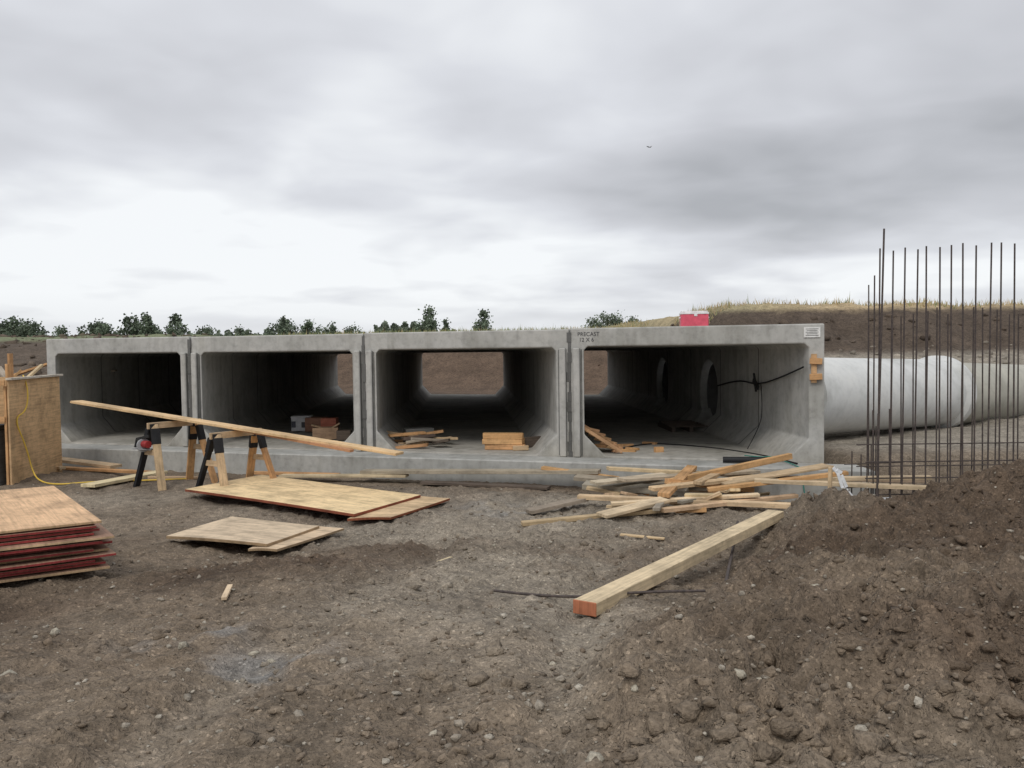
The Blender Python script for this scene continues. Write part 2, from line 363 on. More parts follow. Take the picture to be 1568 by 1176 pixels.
# ---------------------------------------------------------------- concrete pipe
def tube(name,p0,p1,r,ri,mat,bell=True,n=64):
    mb=MB(); p0=Vector(p0);p1=Vector(p1);x=(p1-p0).normalized();y=x.orthogonal().normalized();z=x.cross(y);L=(p1-p0).length
    prof=[(0,r),(L-.3,r),(L-.22,r+.09),(L,r+.09),(L,ri),(0,ri)] if bell else [(0,r),(L,r),(L,ri),(0,ri)]
    for t,rr in prof:
        for i in range(n):
            a=2*math.pi*i/n; mb.v.append(p0+x*t+(y*math.cos(a)+z*math.sin(a))*rr)
    m=len(prof)
    for j in range(m):
        for i in range(n):
            k=(i+1)%n; jj=(j+1)%m; mb.face([j*n+i,j*n+k,jj*n+k,jj*n+i],(1,1,1),[(0,0)]*4)
    o=mb.obj(name,[mat],smooth=True); e=o.modifiers.new('es','EDGE_SPLIT'); e.split_angle=math.radians(30); return o
tube('concrete_pipe',(5.36,16.62,1.0),(9.85,20.0,.85),.76,.64,mPipe)
tube('concrete_pipe',(9.95,20.08,.82),(15.6,24.3,.56),.73,.6,mPipe2)
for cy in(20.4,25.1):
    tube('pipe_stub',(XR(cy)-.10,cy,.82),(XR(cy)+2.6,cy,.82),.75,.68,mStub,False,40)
for cy in(20.4,25.1):
    mb=MB(); n0=14  # added earth plug that keeps light out of the stub's open end
    for j in range(9):
        for i in range(n0):
            th=math.pi*j/8; a=2*math.pi*i/n0; r=1.05+random.uniform(-.1,.1)
            mb.v.append(Vector((XR(cy)+3.0+.8*r*math.cos(th),cy+r*math.sin(th)*math.cos(a),.65+r*math.sin(th)*math.sin(a)*.85)))
    for j in range(8):
        for i in range(n0):
            k=(i+1)%n0; mb.face([j*n0+i,j*n0+k,(j+1)*n0+k,(j+1)*n0+i],(.15,.12,.09),[(0,0)]*4)
    mb.obj('added_light_block',[mStone],smooth=True)
# ---------------------------------------------------------------- rebar
mb=MB(); K=(1,1,1)
us=[(4.86,3.24),(5.02,3.22),(5.18,3.25),(5.34,3.23),(5.50,3.26),(5.67,3.25),(5.83,3.27),(5.98,3.29),(6.13,3.30),(6.30,3.29),(6.47,3.32),(6.66,3.32),(6.83,3.30),(7.0,3.34),(7.17,3.32),(7.34,3.34),(7.5,3.32),(7.67,3.34),(7.84,3.31)]
for x,zt in us:
    mb.cyl((x+random.uniform(-.01,.01),11.5,-.9),(x+random.uniform(-.035,.035),11.5+random.uniform(-.03,.03),zt+random.uniform(-.03,.03)),.011,K)
for k,x in enumerate(np.arange(4.85,7.9,.16)):
    mb.cyl((x,11.86,-.9),(x+random.uniform(-.03,.03),11.86,2.42+random.uniform(-.06,.06)),.0095,K)
mb.cyl((4.79,11.42,-.9),(4.9,11.45,3.5),.0135,K)
mb.cyl((4.83,11.6,-.9),(4.82,11.55,2.9),.01,K)
for z in(-.02,.2,.42): mb.cyl((4.7,11.53,z),(8,11.53,z),.009,K)
for z in(.06,.32,.62): mb.cyl((4.7,11.83,z),(8,11.83,z),.008,K)
mb.obj('rebar_cage',[mSteel])
mb=MB()
for x,y,zt in((5.42,13.0,1.0),(5.62,13.4,.72),(5.2,12.9,.35),(5.35,12.9,.5),(5.05,12.9,.4),(5.72,13.6,.9),(5.33,12.95,2.87),(5.75,13.2,1.0)):
    mb.cyl((x,y,-1.25),(x+random.uniform(-.02,.02),y,zt),.01,K)
mb.cyl((4.95,12.92,.2),(5.8,12.92,.22),.008,K); mb.cyl((4.95,12.92,-.15),(5.8,12.92,-.13),.008,K)
mb.obj('rebar_dowels',[mSteel])
mb=MB(); mb.box(Matrix.Translation((6.3,11.68,-.74)),(4.1,.95,1.15),(1,1,1)); mb.obj('wingwall_footing',[mFoot],.015)
def groundline(name,pts,r,mat,dz=.0):
    cu=bpy.data.curves.new(name,'CURVE'); cu.dimensions='3D'; cu.bevel_depth=r; cu.bevel_resolution=2
    sp=cu.splines.new('NURBS'); sp.points.add(len(pts)-1); sp.order_u=3; sp.use_endpoint_u=True
    for q,pt in zip(sp.points,pts):
        z=pt[2] if len(pt)>2 else H(*pt)+r+dz
        q.co=(pt[0],pt[1],z,1)
    cu.materials.append(mat); o=bpy.data.objects.new(name,cu); S.collection.objects.link(o); return o
def lin(a,bb,n): return [(a[0]+(bb[0]-a[0])*i/n,a[1]+(bb[1]-a[1])*i/n) for i in range(n+1)]
groundline('rebar_rod',lin((-.15,6.15),(1.3,5.85),3),.01,mSteel,.04)
groundline('rebar_rod',lin((1.6,6.5),(2.65,10.2),4),.014,mSteel,.07)
# ---------------------------------------------------------------- lumber
TAN=(.66,.49,.30); TAN2=(.58,.42,.26); GREY=(.36,.31,.245); ORG=(.62,.36,.17); PALE=(.72,.58,.38); RED=(.30,.045,.045); DK=(.13,.10,.08)
def tc(c,s=.12):
    k=1+random.uniform(-s,s); return tuple(min(1,i*k*(1+random.uniform(-.03,.03))) for i in c)
def gb(mb,a,bb,w,t,c,dz0=0,dz1=0,roll=0,ecol=None):
    mb.board((a[0],a[1],H(*a)+t/2+.02+dz0),(bb[0],bb[1],H(*bb)+t/2+.02+dz1),w,t,tc(c),ecol,roll)
def rest(a,bb):
    za,zb=H(*a),H(*bb); up=0
    for i in range(21):
        t=i/20; z=H(a[0]+(bb[0]-a[0])*t,a[1]+(bb[1]-a[1])*t); up=max(up,z-(za*(1-t)+zb*t))
    return za+up*.7,zb+up*.7
a_,b_=(.46,5.62),(2.78,9.15)
zA,zB=rest(a_,b_); zA+=.03; zB+=.05
mb=MB(); A=Vector((*a_,zA)); B=Vector((*b_,zB)); dv=(B-A).normalized()
mb.board(A,B,.17,.09,(.72,.58,.38)); mb.board(A-dv*.012,A-dv*.001,.172,.092,(.5,.19,.10)); mb.obj('timber_beam',[mW],.004)
def sheet(name,cs,t,dz,colr,ecol,sag=0):
    mb=MB(); n=10; m=5; A,B,C_,D=[Vector((*c,0)) for c in cs]; o=random.random()*9
    zA,zB,zC,zD=[float(Hb(c[0],c[1]))+dz for c in cs]
    up=0
    for j in range(7):
        for i in range(9):
            u=i/8; v=j/6; q=(A*(1-u)+B*u)*(1-v)+(D*(1-u)+C_*u)*v
            up=max(up,H(q.x,q.y)-((zA*(1-u)+zB*u)*(1-v)+(zD*(1-u)+zC*u)*v))
    up=max(0,up+.005)
    for lay in(0,1):
        for j in range(m+1):
            for i in range(n+1):
                u=i/n; v=j/m
                q=(A*(1-u)+B*u)*(1-v)+(D*(1-u)+C_*u)*v
                z=(zA*(1-u)+zB*u)*(1-v)+(zD*(1-u)+zC*u)*v+.01*math.sin(u*3+v*2)+sag*(u*u)+up
                mb.v.append(Vector((q.x,q.y,z+lay*t)))
    k=(n+1)*(m+1); LA=(B-A).length; LW=(D-A).length
    for j in range(m):
        for i in range(n):
            a=j*(n+1)+i; uv=[(o+LA*(i+p)/n,o+LW*(j+q)/m*.25) for p,q in((0,0),(1,0),(1,1),(0,1))]
            mb.face([a+k,a+1+k,a+n+2+k,a+n+1+k],colr,uv); mb.face([a,a+n+1,a+n+2,a+1],ecol,uv)
    ring=[i for i in range(n+1)]+[j*(n+1)+n for j in range(1,m+1)]+[m*(n+1)+i for i in range(n-1,-1,-1)]+[j*(n+1) for j in range(m-1,0,-1)]
    for i in range(len(ring)):
        a=ring[i]; bb=ring[(i+1)%len(ring)]; mb.face([a,bb,bb+k,a+k],ecol,[(0,0),(.3,0),(.3,.02),(0,.02)])
    o=mb.obj(name,[mW]); return up,o
up1,_=sheet('plywood_sheet',[(-2.1,10.88),(-1.56,10.93),(-.91,12.35),(-1.6,12.6)],.03,.0,(.66,.48,.29),(.30,.10,.05))
up2,o2=sheet('plywood_sheet',[(-4.98,13.1),(-2.02,10.92),(-1.33,12.38),(-4.25,14.6)],.035,.0,(.84,.64,.37),(.30,.09,.05)); o2.location.z=max(0,up1+.045-up2)
up1,_=sheet('plywood_sheet',[(-2.75,8.9),(-2.42,8.78),(-2.05,10.4),(-2.6,10.6)],.025,.0,(.68,.52,.35),(.42,.3,.18))
up2,o2=sheet('plywood_sheet',[(-3.9,9.67),(-2.55,8.9),(-2.33,10.33),(-3.58,10.95)],.03,.0,(.68,.54,.38),(.42,.3,.18)); o2.location.z=max(0,up1+.04-up2)
# stack
mb=MB(); d1=Vector((-.6,.8,0)); d2=Vector((-.8,-.6,0)); z=.14
A=Vector((-3.56,7.46,0))
for k in range(13):
    o=d1*random.uniform(-.07,.07)+d2*random.uniform(-.07,.07)
    if k in(3,4,8): o-=d2*.10
    c=A+d1*1.25+d2*.75+o; a=math.atan2(d1.y,d1.x)+random.uniform(-.03,.03)
    M=Matrix.Translation((c.x,c.y,z+.011))@Matrix.Rotation(a,4,'Z')@Matrix.Rotation(random.uniform(-.006,.006)+.012,4,'X')
    e=RED if k%4 else (.5,.34,.2)
    mb.box(M,(2.5,1.5,.021),(.74,.49,.29) if k==12 else (.42,.26,.18),tc(e,.3))
    z+=.028+random.choice((0,0,.006,.012))
for (x,y) in((-4.6,7.55),(-5.4,8.9)):
    h0=H(x,y); mb.box(Matrix.Translation((x,y,(.128+h0-.08)/2))@Matrix.Rotation(math.atan2(d2.y,d2.x),4,'Z'),(1.4,.1,.128-h0+.08),DK)
mb.obj('plywood_stack',[mW],.002)
# crate
mb=MB(); A=Vector((-8.6,14.8,0)); B=Vector((-8.98,17.2,0)); L=Vector((-1.7,-.25,0)); zb=-.5; zt=1.56
def wall(p,q,z0,z1,t,c,ec=None):
    mb.board((p.x,p.y,(z0+z1)/2),(q.x,q.y,(z0+z1)/2),t,z1-z0,c,ec)
PLY=(.66,.44,.24)
wall(A,B,zb,zt,.03,PLY,PLY); wall(B,B+L,zb,zt,.03,PLY); wall(A+L,B+L,zb,zt,.03,PLY)
wall(A+Vector((.03,-.02,0)),B+Vector((.03,.02,0)),zt+.001,zt+.04,.1,(.62,.56,.47))
wall(A+Vector((-.02,-.05,0)),A+L,zt-.09,zt,.05,ORG); wall(A+Vector((-.05,-.02,0)),A+L,.85,.94,.05,ORG)
for t in(.03,.5,.97):
    q=A+L*t; mb.board((q.x,q.y+.04,zb),(q.x,q.y+.04,zt-.1),.09,.04,tc(ORG))
q=A+L*.5+Vector((0,.3,0)); mb.box(Matrix.Translation((q.x,q.y,.15)),(1.3,.4,1.1),(.14,.145,.15)); mb.box(Matrix.Translation((q.x,q.y,.75)),(1.34,.44,.08),(.06,.06,.06))
for k in range(6):
    q=A+L*random.uniform(.1,.9)+Vector((0,random.uniform(.5,1.8),0)); mb.board((q.x,q.y,zb+.1),(q.x+random.uniform(-.3,.3),q.y,zt+random.uniform(.15,.5)),.12,.04,tc(ORG if k%2 else TAN2))
mb.obj('plywood_crate',[mW],.003)
mY,nt,b=newmat('yellow_cord',.5); b.inputs['Base Color'].default_value=(.7,.48,.08,1)
groundline('extension_cord',[(-8.78,15.6,1.62),(-8.64,15.5,1.45),(-8.56,15.3,1.0),(-8.63,15.0,.9),(-8.55,15.2,.4),(-8.5,15.3,-.1),(-8.1,14.8),(-7.6,14.4),(-7.2,14.6),(-6.7,14.9),(-6.3,14.6),(-5.6,14.8)],.013,mY,.015)
BK=(.022,.022,.024)
def sawhorse(cx,cy,zt):
    mb=MB(); d=Vector((.55,.8,0)).normalized(); pr=Vector((d.y,-d.x,0)); c=Vector((cx,cy,zt))
    mb.board(c-d*.5-Vector((0,0,.05)),c+d*.5-Vector((0,0,.05)),.045,.1,TAN2)
    for s in(-1,1):
        for q in(-1,1):
            top=c+d*(.4*s)+pr*(.035*q)-Vector((0,0,.03)); ft=c+d*(.5*s)+pr*(.36*q); ft.z=H(ft.x,ft.y)-.01
            mb.board(top,ft,.12,.05,BK if (q==-1 and s==-1) else tc(ORG if s>0 else TAN2))
            m=top.lerp(ft,.12); mb.board(m+Vector((0,0,.06)),top.lerp(ft,.3),.135,.065,BK)
        a=c+d*(.46*s)+pr*.17; bb=c+d*(.46*s)-pr*.17; a.z=bb.z=zt-.48; mb.board(a,bb,.03,.09,TAN2)
        mb.box(Matrix.Translation(c+d*(.4*s)-Vector((0,0,.07)))@Matrix.Rotation(math.atan2(d.y,d.x),4,'Z'),(.14,.12,.1),BK)
    mb.obj('sawhorse',[mW],.004)
sawhorse(-5.63,14.44,.86); sawhorse(-4.45,13.95,.73)
mb=MB(); mb.board((-7.70,15.3,1.155),(-1.675,12.8,.46),.24,.04,(.74,.52,.29)); mb.board((-6.0,14.9,.93),(-2.4,12.9,.50),.09,.04,(.5,.26,.14))
mb.obj('long_plank',[mW],.003)
mb=MB(); cx,cy,cz=-6.0,14.05,.5
mb.cyl((cx,cy,cz),(cx+.02,cy-.02,cz),.11,(.35,.36,.37),20); mb.cyl((cx+.02,cy-.02,cz+.02),(cx+.13,cy-.1,cz+.02),.06,(.3,.03,.03),14)
mb.board((cx-.1,cy,cz+.1),(cx+.12,cy-.03,cz+.15),.05,.05,(.03,.03,.03)); mb.board((cx-.16,cy,cz-.05),(cx+.16,cy-.02,cz-.07),.14,.012,(.3,.3,.3)); mb.cyl((cx-.1,cy,cz+.1),(cx-.13,cy,cz-.03),.02,(.03,.03,.03))
mb.cyl((cx,cy,cz+.1),(-5.8,14.3,.85),.008,(.02,.02,.02))
mb.obj('circular_saw',[mP],.003)
# planks against the apron
mb=MB()
def pb(a,bb,w,t,c,l0=0,l1=0):
    mb.board((a[0],a[1],H(*a)+t/2+.03+l0),(bb[0],bb[1],H(*bb)+t/2+.03+l1),w,t,tc(c))
pb((-2.75,15.85),(1.45,14.5),.26,.06,(.42,.36,.27),.12,.26); pb((-1.6,15.3),(.6,14.5),.22,.045,DK,.0,.0)
pb((-4.3,16.0),(-1.9,15.5),.2,.045,PALE,.05,.08); pb((.5,14.8),(1.75,14.35),.14,.05,ORG,.28,.2)
pb((-4.9,16.3),(-3.2,15.9),.12,.05,ORG,.06,.06)
pb((-10.0,18.2),(-7.9,17.2),.3,.06,TAN,.15,.1); pb((-9.4,17.4),(-7.0,16.7),.16,.05,ORG,.03,.03)
pb((-9.9,17.7),(-8.8,16.9),.12,.05,TAN2,.1,.05); pb((2.0,14.0),(3.6,13.6),.12,.05,TAN2,.1,.15)
gb(mb,(-6.85,13.9),(-6.35,15.6),.28,.05,PALE,0,.1); gb(mb,(-6.3,14.9),(-5.5,15.3),.16,.04,TAN2)
mb.obj('scattered_planks',[mW],.003)
# central lumber pile
mb=MB()
L_=[((.1,10.8),(2.3,11.3),.1,.05,TAN2,.0,.05),((.2,11.6),(1.0,12.0),.18,.05,GREY,0,.05),((.9,12.0),(3.6,11.2),.14,.06,TAN,.08,.06),
((1.1,10.8),(2.0,11.4),.2,.04,PALE,.02,.12),((1.9,11.0),(3.9,11.9),.09,.05,TAN2,.05,.1),((1.0,13.9),(3.5,13.0),.22,.06,GREY,.2,.2),
((1.1,13.4),(2.6,12.9),.3,.08,GREY,.1,.14),((1.6,12.8),(3.9,13.9),.24,.045,(.5,.43,.31),.25,.45),((2.0,11.5),(2.9,14.0),.16,.06,ORG,.15,.5),
((2.2,12.4),(3.6,13.0),.1,.08,ORG,.25,.2),((1.9,11.9),(4.2,13.3),.12,.05,TAN,.22,.45),((2.7,12.0),(4.6,11.9),.13,.05,ORG,.15,.42),
((2.4,13.2),(5.9,12.2),.14,.05,(.55,.42,.27),.3,.0),((1.5,13.7),(3.9,14.0),.18,.05,TAN,.4,.35),((2.9,13.3),(3.6,14.0),.25,.03,(.5,.44,.33),.45,.5),
((1.8,10.9),(2.3,12.4),.09,.045,GREY,.1,.15),((2.1,11.2),(2.5,11.25),.1,.06,ORG,0,0),((1.3,11.5),(3.3,11.6),.09,.04,PALE,.1,.14),
((2.3,12.9),(4.4,13.7),.09,.09,ORG,.25,.45),((3.0,12.5),(4.7,12.9),.3,.03,TAN2,.25,.3),((1.2,9.7),(1.65,9.45),.05,.02,TAN,0,0),
((1.2,12.9),(2.4,13.6),.2,.04,(.6,.5,.36),.2,.4),((2.6,12.2),(3.3,13.6),.12,.05,TAN2,.25,.5)]
for a,bb,w,t,c,z0,z1 in L_:
    if bb[0]>4.3:
        mb.board((a[0],a[1],H(*a)+z0+.04),(bb[0],bb[1],.1+z1*.3),w,t,tc(c))
    else: gb(mb,a,bb,w,t,c,z0,z1,random.uniform(-.12,.12))
for k in range(24):
    x=random.uniform(1.2,3.9); y=random.uniform(11.2,14); a=random.uniform(0,3.1); l=random.uniform(.15,.7)
    gb(mb,(x,y),(x+l*math.cos(a),y+l*math.sin(a)*.6),random.choice((.05,.09,.14)),.04,random.choice((TAN,ORG,GREY,TAN2,PALE)),random.uniform(0,.18),random.uniform(0,.18))
mb.obj('lumber_pile',[mW],.003)
mb=MB(); mb.board((3.35,12.0,.12),(6.1,11.2,.08),.16,.05,(.6,.47,.31)); mb.board((3.6,12.9,.02),(6.0,12.6,.0),.2,.05,(.5,.37,.26)); mb.obj('trench_planks',[mW],.003)
mb=MB(); z=H(3.55,9.7); mb.board((3.55,9.7,z-.1),(3.57,9.72,z+.42),.04,.035,TAN); mb.board((3.5,9.75,z+.05),(4.15,9.95,H(4.15,9.95)+.04),.06,.03,ORG); mb.obj('survey_stake',[mW],.002)
mb=MB(); pts=[(3.58,9.66,z+.42),(3.63,9.66,z+.36),(3.68,9.65,z+.2),(3.75,9.64,z+.08),(3.82,9.62,z+.03)]
for o in(0,.04):
    for i in range(4): 
        a=Vector(pts[i])+Vector((o,0,-o*.6)); bb=Vector(pts[i+1])+Vector((o*1.2,.01,0)); mb.board(a,bb,.012,.035,(.8,.82,.84))
mb.obj('survey_ribbon',[mP])
mb=MB(); gb(mb,(-2.15,6.35),(-2.25,6.8),.04,.02,PALE); gb(mb,(-.7,7.9),(-.6,8.2),.03,.02,PALE); mb.obj('wood_stick',[mW])
mb=MB(); gb(mb,(.22,2.98),(.33,3.06),.09,.05,(.6,.4,.27)); gb(mb,(.26,3.02),(.3,2.94),.07,.04,(.55,.36,.25),.02,.02); mb.obj('wood_scrap',[mW])
# contents of the cells
def fl(y): return .035+.003*(y-15)
def cb(mb,x,y,z,dims,c,a=0,ec=None,tl=0): mb.box(Matrix.Translation((x,y,fl(y)+z+dims[2]/2))@Matrix.Rotation(a,4,'Z')@Matrix.Rotation(tl,4,'Y'),dims,c,ec)
mb=MB(); 
for k in range(3):
    for j in range(2): cb(mb,-.15+random.uniform(-.05,.05),16.75+j*.14,.105*k,(.78,.13,.1),tc(ORG if k<2 else (.6,.36,.16)),-.2+random.uniform(-.05,.05))
cb(mb,.35,17.1,0,(.5,.1,.2),DK,.5); cb(mb,.55,17.3,0,(.3,.3,.12),GREY,.2); cb(mb,.15,16.6,0,(.3,.09,.09),TAN2,.1)
mb.obj('timber_block_stack',[mW],.004)
mb=MB()
for k in range(22):
    a=random.uniform(-.6,.9); cb(mb,-2.0+random.uniform(-.4,.6),17.5+random.uniform(-.5,.9),.05*random.randint(0,4),(random.uniform(.3,.9),random.choice((.05,.09,.15)),.05),tc(random.choice((GREY,ORG,TAN2,DK,GREY))),a,None,random.uniform(-.2,.2))
cb(mb,-2.0,18.4,0,(.6,.4,.28),(.2,.2,.19),.3)
mb.obj('scrap_wood_heap',[mW],.003)
mb=MB()
cb(mb,-5.15,21.2,0,(.46,.4,.33),(.6,.6,.6),.1); cb(mb,-5.05,20.98,.09,(.12,.01,.13),(.08,.08,.09),.1); cb(mb,-5.3,20.97,.09,(.1,.01,.15),(.1,.1,.12),.1)
cb(mb,-5.15,21.2,.33,(.48,.42,.03),(.65,.65,.65),.1)
mb.obj('tool_box',[mP],.01)
mb=MB()
cb(mb,-4.75,21.0,0,(.5,.4,.33),(.34,.18,.12),.1); cb(mb,-4.15,19.2,0,(.55,.4,.25),(.42,.28,.18),.2); cb(mb,-4.2,19.9,.0,(.35,.3,.4),(.42,.14,.09),0); cb(mb,-3.7,19.0,0,(.3,.3,.2),DK,.1)
cb(mb,-4.3,19.15,.26,(.3,.22,.02),(.46,.32,.2),.2,None,.3); cb(mb,-3.95,19.15,.26,(.3,.22,.02),(.46,.32,.2),.2,None,-.5)
mb.obj('cardboard_boxes',[mW],.004)
mb=MB()
for k in range(7):
    mb.board((1.2+.11*k,15.85+.03*k,.55-.08*k),(1.6+.11*k,16.3,.42-.08*k),.1,.045,tc((.52,.32,.17)))
mb.board((1.15,15.8,.62),(2.0,15.85,.07),.1,.06,(.55,.33,.18)); mb.board((1.2,16.2,.62),(2.05,16.25,.07),.1,.06,(.5,.3,.17))
for k in range(9): cb(mb,1.6+random.uniform(0,1.4),16.3+random.uniform(-.4,1.0),0,(random.uniform(.2,.5),.09,.05),tc(ORG),random.uniform(-1,1))
cb(mb,2.7,16.0,0,(.16,.1,.1),ORG,.3)
mb.obj('wood_pallet',[mW],.003)
mb=MB(); 
for k in range(6): cb(mb,4.0,19.6+k*.28,.12,(.9,.12,.02),DK,.05)
for k in range(3): cb(mb,3.6+.4*k,20.3,0,(.08,1.5,.11),DK,.05)
mb.obj('wood_pallet',[mW])
mB,nt,b=newmat('black_rubber',.6); b.inputs['Base Color'].default_value=(.02,.02,.022,1)
mGr,nt,b=newmat('green_hose',.5); b.inputs['Base Color'].default_value=(.05,.22,.18,1)
groundline('black_hose',[(1.9,16.2,.06),(2.6,17.4,.06),(3.3,17.0,.06),(3.9,16.4,.05),(4.3,15.6,.05),(4.5,15.0,.05),(4.7,14.3,.03)],.015,mB)
groundline('drain_pipe',[(3.55,14.62,.07),(4.25,14.42,.08)],.05,mB)
groundline('green_hose',[(4.1,15.3,.05),(4.3,14.9,.06),(4.5,15.1,.06),(4.55,14.6,.05),(4.6,14.1,.03),(4.62,13.88,.02),(4.63,13.8,-.2),(4.64,13.75,-.4)],.01,mGr)
xw=lambda y:XR(y)-.30
groundline('wire_cable',[(xw(14.5)-.02,14.5,1.62),(xw(15.5),15.5,1.42),(xw(16.8),16.8,1.22),(xw(18),18,1.3),(xw(19.4),19.4,1.1)],.016,mB)
groundline('wire_cable',[(xw(16.6),16.6,1.25),(xw(16.5),16.5,.8),(xw(16.3)-.1,16.4,.44),(xw(16.4)-.38,16.2,.06)],.008,mB)
mb=MB(); mb.box(Matrix.Translation((xw(16.8)-.03,16.8,1.24))@Matrix.Rotation(.5,4,'X'),(.06,.3,.08),(.02,.02,.02)); mb.cyl((xw(16.8)-.04,16.75,1.1),(xw(16.8)-.04,16.9,1.45),.025,(.03,.03,.03)); mb.obj('cable_clamp',[mP],.004)
mb=MB(); cx,cy,cz=3.36,16.0,2.345
def cbx(dx,dy,dz,d,c): mb.box(Matrix.Translation((cx+dx,cy+dy,cz+dz))@Matrix.Rotation(-.1,4,'Z'),d,c)
cbx(0,0,.115,(.49,.3,.23),(.68,.11,.16)); cbx(0,0,.245,(.51,.32,.03),(.8,.78,.78)); cbx(0,0,.275,(.47,.28,.03),(.8,.78,.78))
cbx(-.262,0,.17,(.02,.14,.03),(.8,.78,.78)); cbx(.262,0,.17,(.02,.14,.03),(.8,.78,.78)); cbx(0,-.158,.215,(.06,.012,.05),(.75,.73,.73))
mb.obj('cooler',[mP],.012)
mb=MB()
for k in range(45):
    x=random.uniform(-15.5,-11.2); y=random.uniform(19.8,23.5); a=random.uniform(0,3.1); l=random.uniform(.5,2.0)
    z=H(x,y); mb.board((x,y,z+random.uniform(0,.4)),(x+l*math.cos(a),y+l*math.sin(a)*.5,z+random.uniform(.05,.8)),random.choice((.1,.15,.25)),.05,tc(random.choice((TAN2,GREY,ORG,TAN))))
mb.obj('lumber_debris_heap',[mW])
# ---------------------------------------------------------------- vegetation
mL,nt,b=newmat('foliage',.9); nt.links.new(col(nt),b.inputs['Base Color'])
mBk,nt,b=newmat('bark',.9); b.inputs['Base Color'].default_value=(.08,.06,.045,1)
def tree(x,y,h,w,kind,name):
    z=H(x,y)-.1; mb=MB(); n=int(400+110*h*w/3)
    lean=random.uniform(-.05,.05)*h
    mb.cyl((x,y,z),(x+lean,y,z+h*.85),.05*h**.7,(1,1,1),6,1,.015*h)
    for k in range(6):
        t=random.uniform(.25,.8); a=random.uniform(0,6.28); r=w*.35
        mb.cyl((x+lean*t,y,z+h*t),(x+lean*t+r*math.cos(a),y+r*math.sin(a),z+h*(t+.12)),.03,(1,1,1),4,1,.01)
    cl=[]
    for k in range(20):
        if kind=='cone':
            t=random.uniform(.1,1); R=w*.5*(1-t)**.7*random.uniform(.5,1.1)
        else:
            t=random.uniform(.3,.95); R=w*.5*math.sin(min(1,(t-.15)/.85)*math.pi)**.5*random.uniform(.3,1.1)
        a=random.uniform(0,6.28); cl.append((x+lean*t+R*math.cos(a),y+R*math.sin(a),z+h*t,random.uniform(.1,.2)*w+.08*h*.5,random.uniform(.6,1.4)))
    for k in range(n):
        cx,cy,cz,r,br=random.choice(cl); s=random.uniform(.05,.12)*(h**.5)*.85
        p=Vector((cx+random.gauss(0,r*.55),cy+random.gauss(0,r*.55),cz+random.gauss(0,r*.6)))
        a=Vector((random.gauss(0,1),random.gauss(0,1),random.gauss(0,1))).normalized(); bb=a.orthogonal().normalized()
        i=len(mb.v); mb.v+= [p-a*s,p+bb*s,p+a*s,p-bb*s]; g=br*random.uniform(.7,1.2)
        mb.face([i,i+1,i+2,i+3],(.115*g,.145*g,.10*g),[(0,0)]*4,0)
    mb.obj(name,[mL,mBk])
def px(u,d): return (u-784)/1330*d
spec=[(12,497,2.5,'r'),(25,494,3,'r'),(40,496,3,'r'),(56,497,2.6,'r'),(3,498,3,'r'),(100,506,2.4,'r'),(143,499,2.8,'r'),(152,497,2.4,'r'),(165,496,2.6,'r'),(203,488,2.6,'r'),(228,489,2.4,'cone'),(233,497,2.2,'r'),(270,487,2.8,'cone'),(275,498,2.2,'r'),(318,504,2.2,'r'),(370,505,2.4,'r'),(437,492,2.8,'cone'),(428,501,3,'r'),(446,501,3,'r'),(472,493,2.4,'cone'),(512,498,2,'r'),(480,502,2.7,'r'),(540,505,2.2,'r'),
(662,479,3.3,'cone'),(655,491,2.7,'r'),(683,493,1.4,'cone'),(743,483,2.9,'cone'),(738,495,2.2,'r'),(930,486,3.8,'r'),(910,492,2.6,'r'),(970,491,2.6,'r'),(945,494,3.7,'r')]
for u,vt,w,k in spec:
    d=random.uniform(112,128); x=px(u,d); hz=533.4-.0128*(u-784); zt=2+(hz-vt+3)/1330*d; h=max(.8,zt-H(x,d)); tree(x,d,h,w,k,'pine_tree' if k=='cone' else 'broadleaf_tree')
V=[];C=[];
for k in range(13000):
    u=random.choice((random.uniform(575,660),random.uniform(575,700),random.uniform(-10,70),random.uniform(100,520),random.uniform(70,560),random.uniform(880,985)))
    d=random.uniform(118,135); x=px(u,d); hh=(2.3 if 575<u<655 else (1.6 if u<520 else 1.3))*(.7+.5*abs(math.sin(u*.11)+.5*math.sin(u*.31)))*random.random()**.6
    p=Vector((x,d,3.0+hh)); s=random.uniform(.1,.26)
    a=Vector((random.gauss(0,1),random.gauss(0,1),random.gauss(0,1))).normalized(); bb=a.orthogonal().normalized()
    V+=[p-a*s,p+bb*s,p+a*s,p-bb*s]; g=random.uniform(.6,1.4); C+=[(.12*g,.145*g,.105*g)]*4
V=np.array([tuple(v) for v in V]); bigmesh('distant_bushes',V,np.arange(len(V)).reshape(-1,4),np.array(C),mL)
V=[];C=[]
for k in range(11000):
    x=random.uniform(5.2,30) if k%3 else random.uniform(-14,8); y=random.uniform(32,38) if x>7 else random.uniform(44,54)
    z=H(x,y)
    if z<2.5: continue
    h=random.uniform(.08,.26)*(1.8 if random.random()<.06 else 1); a=random.uniform(0,6.28); w=.02; l=random.uniform(-.12,.12)
    V+=[(x-w*math.cos(a),y-w*math.sin(a),z-.03),(x+w*math.cos(a),y+w*math.sin(a),z-.03),(x+l,y,z+h)]
    g=random.uniform(.7,1.25); c=(.5*g,.4*g,.23*g) if random.random()<(.75 if x>3 else .3) else (.25*g,.28*g,.13*g); C+=[c]*3
V=np.array(V); bigmesh('dry_grass',V,np.arange(len(V)).reshape(-1,3),np.array(C),mL)
mb=MB(); p=Vector((9.6,60,15.6)); 
for s in(-1,1):
    i=len(mb.v); mb.v+=[p,p+Vector((.05*s,.12,0)),p+Vector((.22*s,.05,.1)),p+Vector((.1*s,-.06,.05))]; mb.face([i,i+1,i+2,i+3],(.02,.02,.02),[(0,0)]*4)
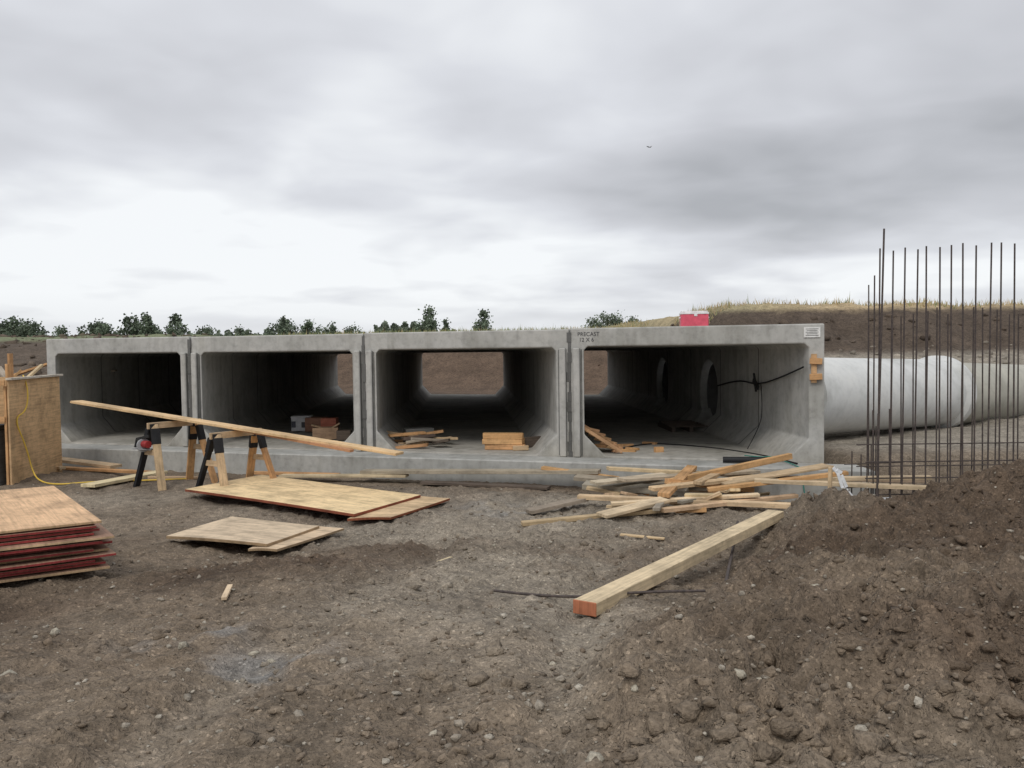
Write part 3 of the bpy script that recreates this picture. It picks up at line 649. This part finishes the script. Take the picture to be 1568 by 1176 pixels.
mb.cyl(p+Vector((-.1,-.1,0)),p+Vector((.12,.1,0)),.035,(.02,.02,.02),6,0,.01); mb.obj('bird',[mP])
# ---------------------------------------------------------------- camera
cam=bpy.data.cameras.new("camera"); co=bpy.data.objects.new("camera",cam); S.collection.objects.link(co); S.camera=co
cam.sensor_width=36; cam.lens=36*1330/1568; cam.clip_start=.05; cam.clip_end=3000
co.matrix_world=Matrix.Translation((0,0,2.0))@Matrix.Rotation(math.radians(90-2.37),4,'X')@Matrix.Rotation(math.radians(-.73),4,'Z')
# ---------------------------------------------------------------- light
sel,saz=math.radians(50),math.radians(200)
sl=bpy.data.lights.new('sun','SUN'); sl.energy=1.3; sl.angle=math.radians(22); sl.color=(1,.95,.88)
so=bpy.data.objects.new('sun',sl); S.collection.objects.link(so)
dirn=Vector((math.sin(saz)*math.cos(sel),math.cos(saz)*math.cos(sel),math.sin(sel))); so.rotation_euler=dirn.to_track_quat('Z','Y').to_euler()
W=bpy.data.worlds.new("World"); S.world=W; W.use_nodes=True; nt=W.node_tree; nt.nodes.clear()
out=N(nt,'ShaderNodeOutputWorld'); sky=N(nt,'ShaderNodeTexSky',sky_type='NISHITA'); sky.sun_disc=False; sky.sun_elevation=sel; sky.sun_rotation=saz
bs=N(nt,'ShaderNodeBackground'); bs.inputs[1].default_value=.1; nt.links.new(sky.outputs[0],bs.inputs[0])
tcn=N(nt,'ShaderNodeTexCoord'); sx=N(nt,'ShaderNodeSeparateXYZ'); nt.links.new(tcn.outputs['Generated'],sx.inputs[0])
def mth(op,a,bb=None,clamp=False):
    m=N(nt,'ShaderNodeMath',operation=op); m.use_clamp=clamp
    for i,v in enumerate((a,bb)):
        if v is None: continue
        if hasattr(v,'links'): nt.links.new(v,m.inputs[i])
        else: m.inputs[i].default_value=v
    return m.outputs[0]
def blob(cx,cz,rx,rz,amp):
    a=mth('POWER',mth('ABSOLUTE',mth('DIVIDE',mth('SUBTRACT',sx.outputs[0],cx),rx)),2.0)
    bb=mth('POWER',mth('ABSOLUTE',mth('DIVIDE',mth('SUBTRACT',sx.outputs[2],cz),rz)),2.0)
    return mth('MULTIPLY',mth('SUBTRACT',1.0,mth('ADD',a,bb),True),amp)
zc=mth('ADD',mth('MAXIMUM',sx.outputs[2],0.0),.16)
cv=N(nt,'ShaderNodeCombineXYZ'); nt.links.new(mth('DIVIDE',sx.outputs[0],zc),cv.inputs[0]); nt.links.new(mth('DIVIDE',sx.outputs[1],zc),cv.inputs[1])
na=noise(nt,cv.outputs[0],.8,3,.5,.4); nb=noise(nt,cv.outputs[0],2.4,3,.5,.3)
f=mth('ADD',mth('MULTIPLY',na,.72),mth('MULTIPLY',nb,.28))
el=sx.outputs[2]
f=mth('ADD',f,blob(-.3,.12,.5,.10,.14)); f=mth('ADD',f,blob(.0,.07,.9,.07,.09))
f=mth('SUBTRACT',f,blob(.38,.165,.42,.075,.22)); f=mth('SUBTRACT',f,blob(.5,.30,.5,.12,.04))
f=mth('ADD',f,blob(-.15,.6,1.6,.5,.06))
cc=ramp(nt,f,[(.24,(.42,.43,.455)),(.42,(.58,.59,.625)),(.54,(.70,.715,.755)),(.68,(.90,.92,.94))])
cc=mix(nt,(.78,.80,.83),cc,mth('MULTIPLY',el,16.0,True))
bc=N(nt,'ShaderNodeBackground'); bc.inputs[1].default_value=1.05; nt.links.new(cc,bc.inputs[0])
ms=N(nt,'ShaderNodeMixShader'); ms.inputs[0].default_value=.95; nt.links.new(bs.outputs[0],ms.inputs[1]); nt.links.new(bc.outputs[0],ms.inputs[2]); nt.links.new(ms.outputs[0],out.inputs[0])
S.view_settings.view_transform='Standard'; S.view_settings.look='None'; S.view_settings.exposure=0
